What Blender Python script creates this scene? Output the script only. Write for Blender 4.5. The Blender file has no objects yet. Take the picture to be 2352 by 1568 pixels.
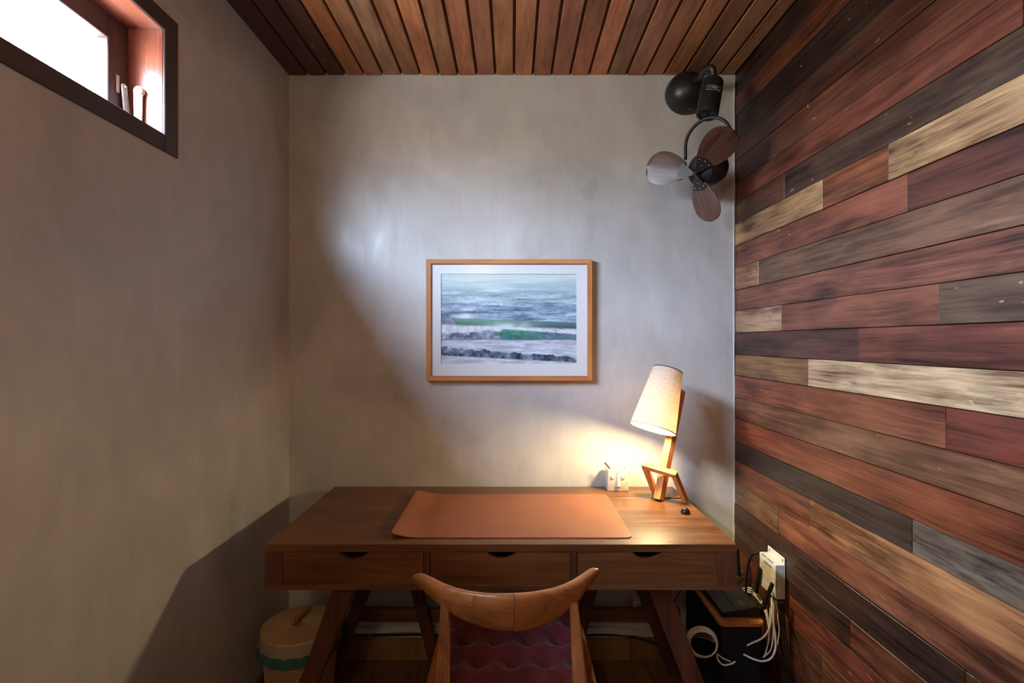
import bpy, bmesh, math, random
import numpy as np
from mathutils import Vector, Matrix
random.seed(7)
rng = np.random.default_rng(11)
S = bpy.context.scene
C = S.collection

# ------------------------------------------------------------------ camera
F = 1176.0
CH = 1.376
cam_d = bpy.data.cameras.new('camera')
cam_d.sensor_width = 36.0
cam_d.lens = 36.0 * F / 2352.0
cam_d.clip_start = 0.02
cam = bpy.data.objects.new('camera', cam_d)
C.objects.link(cam)
cam.location = (0, 0, CH)
cam.rotation_euler = (math.radians(90), 0, 0)
S.camera = cam

# ------------------------------------------------------------------ world
SKY = 150.0
GROUND = 46.0
W = bpy.data.worlds.new('daylight')
S.world = W
W.use_nodes = True
wn = W.node_tree
wn.nodes.clear()
tc = wn.nodes.new('ShaderNodeTexCoord')
sx = wn.nodes.new('ShaderNodeSeparateXYZ')
mr = wn.nodes.new('ShaderNodeMapRange')
mr.inputs['From Min'].default_value = -0.05
mr.inputs['From Max'].default_value = 0.25
mx = wn.nodes.new('ShaderNodeMix')
mx.data_type = 'RGBA'
mx.inputs[6].default_value = (GROUND, GROUND * .97, GROUND * .92, 1)
mx.inputs[7].default_value = (SKY * .76, SKY * .95, SKY * 1.28, 1)
bg = wn.nodes.new('ShaderNodeBackground')
wo = wn.nodes.new('ShaderNodeOutputWorld')
wn.links.new(tc.outputs['Generated'], sx.inputs[0])
wn.links.new(sx.outputs['Z'], mr.inputs['Value'])
wn.links.new(mr.outputs[0], mx.inputs[0])
wn.links.new(mx.outputs[2], bg.inputs['Color'])
wn.links.new(bg.outputs[0], wo.inputs['Surface'])

# daylight portal at the window, warm point lamp behind the camera
WY0, WY1 = 0.15, 1.42          # clear window opening along the left wall
def area(name, loc, rot, sx_, sy_, power=0, col=(1, 1, 1), portal=False):
    d = bpy.data.lights.new(name, 'AREA')
    d.shape = 'RECTANGLE'; d.size = sx_; d.size_y = sy_
    d.energy = power; d.color = col
    if portal:
        d.cycles.is_portal = True
    o = bpy.data.objects.new(name, d)
    C.objects.link(o)
    o.location = loc; o.rotation_euler = rot
    return o
area('window_portal', (-1.115, (WY0 + WY1) / 2, 2.092), (0, math.radians(-90), 0), 0.2, 1.15, portal=True)
rl = bpy.data.lights.new('rear_room_lamp', 'POINT')          # the warm lamp hanging behind the camera
rl.energy = 19.0; rl.color = (1.0, .77, .50); rl.shadow_soft_size = .09
rlo = bpy.data.objects.new('rear_room_lamp', rl)
C.objects.link(rlo); rlo.location = (-.34, -1.0, 2.2)

S.view_settings.view_transform = 'Standard'
S.view_settings.look = 'None'
S.view_settings.exposure = 0.12
S.view_settings.gamma = 1.0
S.view_settings.use_curve_mapping = False
S.cycles.use_denoising = True
S.cycles.use_light_tree = False
S.cycles.max_bounces = 7
S.cycles.diffuse_bounces = 4
S.cycles.glossy_bounces = 3
S.cycles.adaptive_threshold = .12
S.cycles.sample_clamp_indirect = 8.0
S.cycles.caustics_reflective = False
S.cycles.caustics_refractive = False

# ------------------------------------------------------------------ helpers
XL, XR, YB, YF, ZC = -0.9665, 0.9646, 2.22, -1.4, 2.53
def P(px, py, Y):
    return Vector(((px - 1176) / F * Y, Y, CH - (py - 784) / F * Y))
def srgb(r, g, b, k=1.0):
    f = lambda c: ((c / 255) / 12.92 if c / 255 <= .04045 else ((c / 255 + .055) / 1.055) ** 2.4)
    return (f(r) * k, f(g) * k, f(b) * k)

def link(name, me, mat=None, parent=None, col=None, loc=None):
    o = bpy.data.objects.new(name, me)
    C.objects.link(o)
    if mat is not None and not me.materials:
        me.materials.append(mat)
    if parent is not None:
        o.parent = parent
        o.location = -parent.location if loc is None else loc   # meshes are given in room coordinates
    elif loc is not None:
        o.location = loc
    if col is not None:
        o.color = (col[0], col[1], col[2], col[3] if len(col) > 3 else 1)
    return o
def obj(name, bm, mat=None, parent=None, col=None, smooth=False, loc=None):
    me = bpy.data.meshes.new(name)
    bmesh.ops.recalc_face_normals(bm, faces=bm.faces[:])
    bm.to_mesh(me); bm.free()
    if smooth is True:
        for p in me.polygons: p.use_smooth = True
    elif smooth:
        for p in me.polygons: p.use_smooth = True
        me.set_sharp_from_angle(angle=math.radians(smooth))
    return link(name, me, mat, parent, col, loc)
def tag(o, label, cat, group=None):
    o['label'] = label; o['category'] = cat
    if group: o['group'] = group
    return o
def thing(name, label, cat, loc, group=None):
    o = bpy.data.objects.new(name, None)
    C.objects.link(o); o.location = loc; o.empty_display_size = .05
    return tag(o, label, cat, group)
def struct(o):
    o['kind'] = 'structure'; return o

def box(bm, x0, x1, y0, y1, z0, z1, bev=0, seg=1):
    r = bmesh.ops.create_cube(bm, size=1)
    M = Matrix.Translation(((x0 + x1) / 2, (y0 + y1) / 2, (z0 + z1) / 2)) @ Matrix.Diagonal((x1 - x0, y1 - y0, z1 - z0, 1))
    bmesh.ops.transform(bm, matrix=M, verts=r['verts'])
    if bev:
        es = list({e for v in r['verts'] for e in v.link_edges})
        bmesh.ops.bevel(bm, geom=es, offset=bev, segments=seg, profile=.5, affect='EDGES')
    return bm
def B(x0, x1, y0, y1, z0, z1, bev=0, seg=1):
    return box(bmesh.new(), x0, x1, y0, y1, z0, z1, bev, seg)
def beam(bm, p0, p1, w, d, side=(0, 1, 0), bev=.002, w1=None, d1=None):
    """box running from p0 to p1; d is its size along 'side', w across; may taper to w1 x d1"""
    p0, p1 = Vector(p0), Vector(p1)
    ax = (p1 - p0).normalized()
    s = Vector(side); s = (s - ax * s.dot(ax)).normalized()
    u = s.cross(ax).normalized()
    w1 = w if w1 is None else w1; d1 = d if d1 is None else d1
    vs = []
    for p, a, b in ((p0, w, d), (p1, w1, d1)):
        for i, j in ((-1, -1), (1, -1), (1, 1), (-1, 1)):
            vs.append(bm.verts.new(p + u * (i * a / 2) + s * (j * b / 2)))
    fs = [bm.faces.new([vs[k] for k in q]) for q in ((3, 2, 1, 0), (4, 5, 6, 7), (0, 1, 5, 4), (1, 2, 6, 5), (2, 3, 7, 6), (3, 0, 4, 7))]
    if bev:
        bmesh.ops.recalc_face_normals(bm, faces=fs)
        es = list({e for f in fs for e in f.edges})
        bmesh.ops.bevel(bm, geom=es, offset=bev, segments=2, profile=.5, affect='EDGES')
    return bm
def spline(pts, n=8):
    pts = [Vector(p) for p in pts]
    q = [pts[0] * 2 - pts[1]] + pts + [pts[-1] * 2 - pts[-2]]
    out = []
    for i in range(1, len(q) - 2):
        a, b, c, d = q[i - 1], q[i], q[i + 1], q[i + 2]
        for k in range(n):
            t = k / n
            out.append(.5 * ((2 * b) + (c - a) * t + (2 * a - 5 * b + 4 * c - d) * t * t + (3 * b - a - 3 * c + d) * t ** 3))
    out.append(pts[-1])
    return out
def tube(bm, pts, r, seg=8, n=6, smooth=True):
    p = spline(pts, n) if smooth and len(pts) > 2 else [Vector(a) for a in pts]
    rs = r if isinstance(r, (list, tuple)) else [r] * 2
    rings = []
    up = None
    for i, c in enumerate(p):
        t = (p[min(i + 1, len(p) - 1)] - p[max(i - 1, 0)]).normalized()
        if up is None:
            up = t.orthogonal().normalized()
        up = (up - t * up.dot(t)).normalized()
        v = t.cross(up)
        f = i / (len(p) - 1) * (len(rs) - 1); k = min(int(f), len(rs) - 2)
        rr = rs[k] + (rs[k + 1] - rs[k]) * (f - k)
        rings.append([bm.verts.new(c + (up * math.cos(2 * math.pi * j / seg) + v * math.sin(2 * math.pi * j / seg)) * rr) for j in range(seg)])
    for a, b in zip(rings, rings[1:]):
        for j in range(seg):
            bm.faces.new((a[j], a[(j + 1) % seg], b[(j + 1) % seg], b[j]))
    bm.faces.new(rings[0][::-1]); bm.faces.new(rings[-1])
    return bm
def lathe(bm, prof, o=(0, 0, 0), ax=(0, 0, 1), seg=32, cap0=False, cap1=False, start=(1, 0, 0)):
    """prof = list of (radius, height along axis)"""
    o = Vector(o); ax = Vector(ax).normalized()
    u = Vector(start); u = (u - ax * u.dot(ax))
    u = u.normalized() if u.length > 1e-6 else ax.orthogonal().normalized()
    v = ax.cross(u)
    rings = []
    for r, h in prof:
        if r < 1e-6:
            rings.append([bm.verts.new(o + ax * h)])
        else:
            rings.append([bm.verts.new(o + ax * h + (u * math.cos(2 * math.pi * j / seg) + v * math.sin(2 * math.pi * j / seg)) * r) for j in range(seg)])
    for a, b in zip(rings, rings[1:]):
        for j in range(seg):
            k = (j + 1) % seg
            if len(a) == 1 and len(b) == 1: continue
            if len(a) == 1: bm.faces.new((a[0], b[j], b[k]))
            elif len(b) == 1: bm.faces.new((a[j], a[k], b[0]))
            else: bm.faces.new((a[j], a[k], b[k], b[j]))
    if cap0: bm.faces.new(rings[0][::-1])
    if cap1: bm.faces.new(rings[-1])
    return bm
def prism(bm, poly, axis, a0, a1):
    """extrude a 2-D polygon; axis 'Y': poly is (x,z); 'Z': (x,y); 'X': (y,z)"""
    def mk(p, a):
        return {'Y': (p[0], a, p[1]), 'Z': (p[0], p[1], a), 'X': (a, p[0], p[1])}[axis]
    v0 = [bm.verts.new(mk(p, a0)) for p in poly]; v1 = [bm.verts.new(mk(p, a1)) for p in poly]
    bm.faces.new(v0); bm.faces.new(v1[::-1])
    n = len(poly)
    for i in range(n):
        bm.faces.new((v0[i], v0[(i + 1) % n], v1[(i + 1) % n], v1[i]))
    return bm
def rrect(x0, x1, y0, y1, r, n=5):
    out = []
    for cx, cy, a in ((x1 - r, y1 - r, 0), (x0 + r, y1 - r, 90), (x0 + r, y0 + r, 180), (x1 - r, y0 + r, 270)):
        for k in range(n + 1):
            t = math.radians(a + 90 * k / n)
            out.append((cx + r * math.cos(t), cy + r * math.sin(t)))
    return out

# ------------------------------------------------------------------ materials
class NT:
    def __init__(s, name):
        s.m = bpy.data.materials.new(name); s.m.use_nodes = True
        s.t = s.m.node_tree; s.t.nodes.clear()
        s.out = s.n('ShaderNodeOutputMaterial')
    def n(s, typ, **kw):
        x = s.t.nodes.new(typ)
        for k, v in kw.items(): setattr(x, k, v)
        return x
    def l(s, a, b): s.t.links.new(a, b)
    def val(s, sock, v):
        if hasattr(v, 'links'): s.l(v, sock)
        else: sock.default_value = v
    def math(s, op, a, b=0.0, clamp=False):
        x = s.n('ShaderNodeMath', operation=op, use_clamp=clamp)
        s.val(x.inputs[0], a); s.val(x.inputs[1], b); return x.outputs[0]
    def mix(s, f, a, b, mode='MIX'):
        x = s.n('ShaderNodeMix', data_type='RGBA', blend_type=mode)
        s.val(x.inputs[0], f)
        for sock, v in ((x.inputs[6], a), (x.inputs[7], b)):
            s.val(sock, v if hasattr(v, 'links') else (v[0], v[1], v[2], 1))
        return x.outputs[2]
    def ramp(s, f, lo, hi, a=0.0, b=1.0):
        x = s.n('ShaderNodeMapRange', clamp=True)
        s.val(x.inputs[0], f)
        for i, v in zip((1, 2, 3, 4), (lo, hi, a, b)): x.inputs[i].default_value = v
        return x.outputs[0]
    def noise(s, vec, scale, detail=4, rough=.55, dist=0.0):
        x = s.n('ShaderNodeTexNoise')
        if vec is not None: s.l(vec, x.inputs['Vector'])
        x.inputs['Scale'].default_value = scale; x.inputs['Detail'].default_value = detail
        x.inputs['Roughness'].default_value = rough; x.inputs['Distortion'].default_value = dist
        return x.outputs['Fac']
    def coord(s, scale=(1, 1, 1), rnd=True):
        tc = s.n('ShaderNodeTexCoord')
        v = tc.outputs['Object']
        if rnd:
            oi = s.n('ShaderNodeObjectInfo')
            a = s.n('ShaderNodeVectorMath', operation='ADD')
            k = s.math('MULTIPLY', oi.outputs['Random'], 53.0)
            s.l(v, a.inputs[0]); s.l(k, a.inputs[1]); v = a.outputs[0]
        mp = s.n('ShaderNodeMapping'); s.l(v, mp.inputs[0]); mp.inputs['Scale'].default_value = scale
        return mp.outputs[0]
    def bsdf(s, col, rough=.5, spec=.5, bump=None, bd=.002, metal=0, coat=0):
        b = s.n('ShaderNodeBsdfPrincipled')
        s.val(b.inputs['Base Color'], col if hasattr(col, 'links') else (col[0], col[1], col[2], 1))
        s.val(b.inputs['Roughness'], rough)
        b.inputs['Specular IOR Level'].default_value = spec
        b.inputs['Metallic'].default_value = metal
        b.inputs['Coat Weight'].default_value = coat
        if bump is not None:
            n = s.n('ShaderNodeBump'); s.l(bump, n.inputs['Height'])
            n.inputs['Distance'].default_value = bd; n.inputs['Strength'].default_value = .6
            s.l(n.outputs[0], b.inputs['Normal'])
        s.l(b.outputs[0], s.out.inputs[0])
        return b
def plain(name, col, rough=.5, spec=.5, metal=0, var=.12):
    t = NT(name)
    f = t.noise(t.coord(), 60, 3)
    c = t.mix(t.ramp(f, .3, .7), [x * (1 - var) for x in col[:3]], [x * (1 + var) for x in col[:3]])
    t.bsdf(c, rough, spec, metal=metal)
    return t.m
def wood(name, base=None, axis='X', rough=.45, con=.45, spec=.4, coarse=1.0, bd=.0006, red=.3, coat=0):
    """grain runs along axis; base None takes the object's own colour, its alpha the amount of dark streaks"""
    t = NT(name)
    g = {'X': (1, 0, 0), 'Y': (0, 1, 0), 'Z': (0, 0, 1)}[axis]
    sc = lambda along, across: tuple(along if k else across for k in g)
    fine = t.noise(t.coord(sc(6, 170 * coarse)), 1.0, 3, .65)
    mid = t.noise(t.coord(sc(2.2, 34 * coarse)), 1.0, 4, .6, 1.2)
    blot = t.noise(t.coord(sc(3.5, 9)), 1.0, 2, .5)
    oi = t.n('ShaderNodeObjectInfo')
    col = oi.outputs['Color'] if base is None else base
    k = t.math('ADD', t.ramp(fine, .25, .75, -.5 * con, .5 * con), t.ramp(mid, .28, .72, -.75 * con, .6 * con))
    k = t.math('ADD', k, t.ramp(blot, .3, .7, -.75 * con, .55 * con))
    k = t.math('ADD', k, 1.0)
    cv = t.n('ShaderNodeCombineColor')
    for i, e in enumerate((1 - red * .5, 1.0, 1 + red * .2)):
        t.l(t.math('POWER', t.math('MAXIMUM', k, .08), e), cv.inputs[i])
    c = t.mix(1.0, col, cv.outputs[0], 'MULTIPLY')
    if base is None:
        # dark weathering streaks and blotches of the reclaimed boards
        s1 = t.noise(t.coord(sc(9, 75)), 1.0, 4, .7)
        s2 = t.noise(t.coord(sc(4, 11)), 1.0, 3, .6)
        m = t.math('MULTIPLY', t.ramp(s1, .44, .66), t.ramp(s2, .40, .58))
        a = t.math('MULTIPLY', oi.outputs['Alpha'], .85)
        c = t.mix(t.math('MULTIPLY', m, a), c, srgb(38, 28, 26))
        # chips of bare pale wood and filled nail holes
        p1 = t.noise(t.coord(sc(26, 70)), 1.0, 1, .6)
        p2 = t.noise(t.coord(sc(3, 5)), 1.0, 1, .5)
        pm = t.math('MULTIPLY', t.ramp(p1, .715, .755), t.ramp(p2, .56, .66))
        c = t.mix(t.math('MULTIPLY', pm, .55), c, srgb(205, 165, 120))
    t.bsdf(c, t.ramp(mid, .3, .7, rough - .06, rough + .1), spec, t.noise(t.coord(sc(6, 170 * coarse)), 1.0, 1, .6), bd, coat=coat)
    return t.m
def plaster(name, base):
    t = NT(name)
    big = t.noise(t.coord((1, 1, 1), False), 1.7, 3, .6, .8)
    mid = t.noise(t.coord((2.2, 2.2, .8), False), 5.0, 4, .62)
    brush = t.noise(t.coord((60, 60, 9), False), 1.0, 3, .6)
    k = t.math('ADD', t.ramp(big, .3, .7, .84, 1.14), t.ramp(mid, .3, .7, -.07, .07))
    k = t.math('ADD', k, t.ramp(brush, .3, .7, -.025, .025))
    cv = t.n('ShaderNodeCombineColor')
    for i in range(3): t.l(k, cv.inputs[i])
    c = t.mix(1.0, base, cv.outputs[0], 'MULTIPLY')
    rough = t.math('ADD', t.ramp(big, .3, .7, .30, .42), t.ramp(mid, .35, .65, -.05, .06))
    h = t.noise(t.coord((2.2, 2.2, .8), False), 5.0, 3, .62)
    t.bsdf(c, rough, .5, h, .003)
    return t.m

PLASTER = plaster('polished_plaster', srgb(193, 191, 188))
PLANK = wood('reclaimed_wood', None, 'Y', .42, .72, .45)
CEIL = wood('ceiling_wood', None, 'Y', .5, .38, .35, .8)
FLOORW = wood('floor_wood', None, 'Y', .4, .3, .4)
TILEW = wood('skirting_wood', None, 'Z', .4, .3, .4)
DARKGAP = plain('dark_gap', srgb(28, 20, 16), .9, .1)
DESK = wood('desk_teak', srgb(110, 70, 40), 'X', .34, .42, .45, .7, .0003)
DESKV = wood('desk_teak_upright', srgb(92, 54, 40), 'Z', .42, .4, .4, .7, .0003)
WINW = wood('window_wood', srgb(142, 86, 70), 'Z', .22, .35, .5, .8)
WINWY = wood('window_wood_long', srgb(142, 86, 70), 'Y', .22, .35, .5, .8)
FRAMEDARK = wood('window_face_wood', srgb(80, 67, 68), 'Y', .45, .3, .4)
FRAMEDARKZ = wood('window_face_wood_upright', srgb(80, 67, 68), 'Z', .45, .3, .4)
OAKX = wood('picture_oak', srgb(196, 128, 76), 'X', .45, .3, .35)
OAKZ = wood('picture_oak_upright', srgb(196, 128, 76), 'Z', .45, .3, .35)
LAMPW = wood('lamp_oak', srgb(196, 128, 74), 'Z', .42, .28, .4)
CHAIRW = wood('chair_teak', srgb(178, 118, 68), 'X', .30, .4, .5, .6, .0003)
CHAIRV = wood('chair_teak_upright', srgb(165, 106, 62), 'Z', .33, .4, .5, .6, .0003)
BLADE = wood('blade_walnut', srgb(92, 64, 54), 'Z', .36, .55, .5, .8, .0002)
BLACK = plain('satin_black_metal', srgb(30, 31, 32), .38, .5)
BLACKP = plain('black_plastic', srgb(26, 26, 27), .42, .4)
BLACKM = plain('matte_black', srgb(20, 20, 22), .7, .3)
STEEL = plain('steel', srgb(190, 192, 195), .3, .5, .9)
ALU = plain('pale_metal', srgb(215, 216, 215), .4, .5, .3)
WHITEP = plain('white_plastic', srgb(212, 208, 196), .45, .45)
GREYP = plain('printed_ink', srgb(120, 112, 100), .6, .3)
CABLEW = plain('white_cable', srgb(205, 200, 190), .5, .4)
CABLEB = plain('black_cable', srgb(22, 22, 23), .5, .4)
CAULK = plain('white_caulk', srgb(200, 198, 194), .7, .3)
CERAMIC = plain('white_ceramic', srgb(206, 200, 186), .3, .5, 0, .03)
PAPER = plain('mat_board', srgb(226, 226, 228), .8, .2, 0, .015)
STICK = plain('bamboo', srgb(176, 132, 82), .5, .4)
def leather():
    t = NT('tan_leather')
    f = t.noise(t.coord(), 420, 3); g = t.noise(t.coord(), 6, 3)
    c = t.mix(t.ramp(g, .3, .7), srgb(150, 90, 58), srgb(164, 102, 68))
    t.bsdf(c, .5, .35, f, .0002); return t.m
LEATHER = leather()
def maroon():
    t = NT('maroon_cotton')
    f = t.noise(t.coord((300, 300, 300)), 1, 3); g = t.noise(t.coord(), 9, 3)
    c = t.mix(t.ramp(g, .3, .7), srgb(80, 27, 36), srgb(108, 40, 48))
    b = t.bsdf(c, .75, .25, f, .0004)
    b.inputs['Sheen Weight'].default_value = .16
    return t.m
MAROON = maroon()
def linen():
    t = NT('linen_shade')
    a = t.noise(t.coord((40, 40, 700), False), 1, 2); b = t.noise(t.coord((700, 700, 40), False), 1, 2)
    k = t.math('MULTIPLY', t.math('ADD', a, b), .5)
    c = t.mix(t.ramp(k, .38, .62), srgb(196, 184, 174), srgb(236, 228, 220))
    d = t.n('ShaderNodeBsdfDiffuse'); t.l(c, d.inputs[0])
    e = t.n('ShaderNodeBsdfTranslucent'); t.l(c, e.inputs[0])
    m = t.n('ShaderNodeMixShader'); m.inputs[0].default_value = .39
    t.l(d.outputs[0], m.inputs[1]); t.l(e.outputs[0], m.inputs[2]); t.l(m.outputs[0], t.out.inputs[0])
    return t.m
LINEN = linen()
def emit(name, col, s):
    t = NT(name); e = t.n('ShaderNodeEmission')
    e.inputs[0].default_value = (*col, 1); e.inputs[1].default_value = s
    t.l(e.outputs[0], t.out.inputs[0]); return t.m
BULB = emit('warm_bulb', (1.0, .78, .40), 690.0)
LEDW = emit('white_led', (.9, .95, 1), 2.0)
LEDG = emit('green_led', (.1, 1, .15), .8)
def clear(name, tint=(1, 1, 1), gloss=.08, rough=.02):
    t = NT(name)
    a = t.n('ShaderNodeBsdfTransparent'); a.inputs[0].default_value = (*tint, 1)
    b = t.n('ShaderNodeBsdfGlossy'); b.inputs['Roughness'].default_value = rough
    fr = t.n('ShaderNodeFresnel')
    ge = t.n('ShaderNodeNewGeometry')
    t.l(t.ramp(ge.outputs['Backfacing'], 0, 1, 1.45, 1 / 1.45), fr.inputs[0])
    m = t.n('ShaderNodeMixShader')
    t.l(t.math('MULTIPLY', fr.outputs[0], gloss / .05, True), m.inputs[0])
    t.l(a.outputs[0], m.inputs[1]); t.l(b.outputs[0], m.inputs[2]); t.l(m.outputs[0], t.out.inputs[0])
    return t.m
GLASS = clear('window_glass', (.96, .98, .98), .04)
PGLASS = clear('picture_glass', (1, 1, 1), .02, .2)
def bagmat(name, col, alpha):
    t = NT(name)
    a = t.n('ShaderNodeBsdfTransparent')
    b = t.n('ShaderNodeBsdfPrincipled'); b.inputs['Base Color'].default_value = (*col, 1); b.inputs['Roughness'].default_value = .3
    m = t.n('ShaderNodeMixShader'); m.inputs[0].default_value = alpha
    t.l(a.outputs[0], m.inputs[1]); t.l(b.outputs[0], m.inputs[2]); t.l(m.outputs[0], t.out.inputs[0])
    return t.m
BAG = bagmat('clear_bag', srgb(205, 190, 165), .55)
TEAL = bagmat('teal_bag_band', srgb(52, 112, 106), .8)
def attr_mat(name, attr, rough=.5, spec=.4):
    t = NT(name); a = t.n('ShaderNodeAttribute'); a.attribute_name = attr
    t.bsdf(a.outputs['Color'], rough, spec); return t.m
PRINT = attr_mat('sea_print', 'ink', .5, .3)
RATTAN = attr_mat('rattan', 'weave', .45, .4)

# ------------------------------------------------------------------ room shell
T = .135
bm = bmesh.new()
H0, H1 = 1.9026, 2.292          # rough opening heights
HY0, HY1 = WY0 - .058, 1.478
box(bm, XL - T, XL, YF, HY0, 0, ZC + .0112)
box(bm, XL - T, XL, HY1, YB, 0, ZC + .0112)
box(bm, XL - T, XL, HY0, HY1, 0, H0)
box(bm, XL - T, XL, HY0, HY1, H1, ZC + .0112)
struct(obj('wall_left', bm, PLASTER))
struct(obj('wall_back', B(XL - T, XR + .12, YB, YB + .12, 0, ZC + .0112), PLASTER))
struct(obj('wall_rear', B(XL - T, XR + .12, YF - .12, YF, 0, ZC + .0112), PLASTER))
wr = struct(obj('wall_right', B(XR + .018, XR + .12, YF, YB, 0, ZC + .0112), DARKGAP))
ce = struct(obj('ceiling', B(XL - T, XR + .12, YF - .12, YB + .12, ZC + .011, ZC + .09), plain('ceiling_gap', srgb(96, 60, 40), .8, .2)))
fl = struct(obj('floor', B(XL - T, XR + .12, YF - .12, YB + .12, -.1, -.008), DARKGAP))

# ceiling boards
cb = [((1180.4 + k * 42.9) - 1176) / F * YB for k in range(-13, 14)]
cb = [XL] + [c for c in cb if XL + .02 < c < XR - .03] + [XR]
ccols = [(70, 42, 38), (70, 42, 38), (78, 46, 38), (150, 92, 54), (140, 92, 62), (138, 98, 72), (132, 82, 54), (160, 96, 62), (132, 86, 56),  # first three boards coloured darker, partly for the shade in the left corner
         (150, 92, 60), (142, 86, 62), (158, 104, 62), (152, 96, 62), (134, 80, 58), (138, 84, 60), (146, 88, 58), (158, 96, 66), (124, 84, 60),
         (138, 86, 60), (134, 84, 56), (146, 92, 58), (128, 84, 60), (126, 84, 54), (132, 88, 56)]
for i in range(len(cb) - 1):
    x0, x1 = cb[i] + (.006 if i else 0), cb[i + 1] - .005
    cuts = [YF, YB]
    if i == 15: cuts = [YF, 1.154 * F / (784 - 62), YB]
    elif i == 17: cuts = [YF, 2.06, YB]
    elif i % 4 == 2: cuts = [YF, .4 + .1 * (i % 3), YB]
    for j in range(len(cuts) - 1):
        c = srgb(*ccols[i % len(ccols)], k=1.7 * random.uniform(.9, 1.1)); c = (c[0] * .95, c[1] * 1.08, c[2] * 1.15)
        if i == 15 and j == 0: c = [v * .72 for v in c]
        dz = random.uniform(-.0015, .0015)
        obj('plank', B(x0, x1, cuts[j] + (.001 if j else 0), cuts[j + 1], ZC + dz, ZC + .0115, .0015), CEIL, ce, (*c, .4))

# reclaimed boards on the right wall : boundaries read at the far corner
yb = [172, 222, 268, 326, 371, 423, 467, 516, 566, 616, 667, 714, 764, 814, 861.5, 911, 959, 1011, 1055, 1104, 1154, 1203, 1250, 1299, 1346, 1395, 1445, 1495, 1513]
zb = [CH - (y - 784) * YB / F for y in yb]
zb[0] = ZC + .01; zb[-1] = 0.0
D = (48, 30, 28)
rows = [
 [((62, 36, 30), .8)], [((112, 60, 42), .6)], [((56, 34, 31), .9)], [((88, 50, 42), .8)],
 [((92, 50, 42), .6), 1765, ((118, 66, 52), .6)], [((138, 74, 58), .5), 2345, ((100, 60, 50), .7)],
 [((112, 66, 48), .7), 1799, ((94, 66, 56), .95)],
 [((214, 162, 112), .6), 1888, ((150, 84, 56), .8), 2040, ((216, 168, 120), .6)],
 [((150, 82, 64), .5), 2080, ((112, 60, 52), .7)],
 [((186, 130, 92), .7), 1741.5, ((132, 90, 74), .8)],
 [((146, 86, 72), .6)],
 [((186, 142, 110), .8), 1792.6, ((142, 82, 66), .6), 2153, ((108, 78, 66), .9)],
 [((106, 62, 54), .7), 1969, ((132, 70, 60), .5)],
 [((158, 112, 78), 1.0), 1853, ((232, 190, 148), .8)],
 [((152, 84, 62), .6), 2173, ((130, 60, 50), .5)],
 [((140, 90, 68), .8)], [((154, 78, 54), .55)],
 [((74, 54, 50), 1.0), 2094, ((124, 104, 96), 1.0)],
 [((134, 76, 58), .7), 1860, ((186, 124, 80), .85)],
 [((120, 82, 60), 1.0), 1787, ((142, 82, 62), .8)],
 [((78, 48, 40), 1.0), 2219, ((120, 74, 50), .9)],
 [((84, 54, 44), .9), 1953.5, ((128, 72, 50), .8)],
 [((136, 70, 52), .7)], [((104, 64, 46), .9), 1889, ((132, 78, 54), .8)],
 [((120, 72, 52), .8)], [((104, 62, 46), .8)], [((110, 66, 48), .8)], [((90, 56, 42), .8)]]
thick = [15, 16, 14, 15, 15, 16, 15, 17, 15, 16, 14, 16, 15, 16, 18.5, 17, 19.5, 18, 20, 18, 21.5, 20, 18, 21, 19, 20, 20, 20]
KP = .62
for i, row in enumerate(rows):
    ys = [YB] + [XR * F / (row[k] - 1176) for k in range(1, len(row), 2)] + [YF]
    # boards carry on behind the camera with joints of their own
    if ys[-2] > .3: ys.insert(-1, random.uniform(-.5, .55)); row = row + [0, (row[-1][0], row[-1][1])]
    for j in range(len(ys) - 1):
        col, a = row[2 * j]
        th = thick[i] / 1000 + random.uniform(-.0012, .0012)
        y1, y0 = ys[j] - (.0006 if j else 0), ys[j + 1] + .0006
        c = srgb(*col, k=KP); c = (c[0], c[1] * 1.02, c[2] * (.8 if col[0] < 180 else .97))
        obj('plank', B(XR + .018 - th, XR + .0185, y0, y1, zb[i + 1] + .0009, zb[i] - .0009, .0011), PLANK, wr, (*c, a))
# sealant bead in the far right corner
bm = bmesh.new()
pts = [Vector((XR - .003 + random.uniform(-.0015, .0015), YB - .003, .1 + k * .12)) for k in range(21)]
tube(bm, pts, .0032, 6, 2)
struct(obj('trim_1', bm, CAULK))

# floor boards and skirting
x = XL; k = 0
while x < XR - .01:
    x1 = min(x + .193, XR)
    for a, b in ((YF, .35 + .5 * (k % 2)), (.35 + .5 * (k % 2), YB)):
        c = srgb(*random.choice([(128, 92, 62), (116, 82, 56), (136, 98, 66)]), k=1.0)
        obj('plank', B(x + .0008, x1 - .0008, a + .0008, b - .0008, -.009, 0, .001), FLOORW, fl, (*c, .3))
    x = x1; k += 1
bbk = struct(obj('baseboard_back', B(XL, XR, YB - .004, YB, 0, .092), DARKGAP))
x = (840 - 1176) / F * 2.21 - .19 * 4
while x < XR - .02:
    a, b = max(x, XL + .001), min(x + .19, XR - .02)
    if b - a > .02:
        c = srgb(*random.choice([(150, 104, 64), (138, 96, 60), (158, 112, 70)]))
        obj('plank', B(a + .0006, b - .0006, YB - .011, YB - .003, .001, .093, .001), TILEW, bbk, (*c, .3))
    x += .19
bbl = struct(obj('baseboard_left', B(XL, XL + .004, YF, YB - .012, 0, .092), DARKGAP))
y = YB - .012
while y > YF + .05:
    c = srgb(*random.choice([(150, 104, 64), (138, 96, 60), (158, 112, 70)]))
    obj('plank', B(XL + .003, XL + .011, max(y - .6, YF) + .0006, y - .0006, .001, .093, .001), TILEW, bbl, (*c, .3))
    y -= .6

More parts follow.
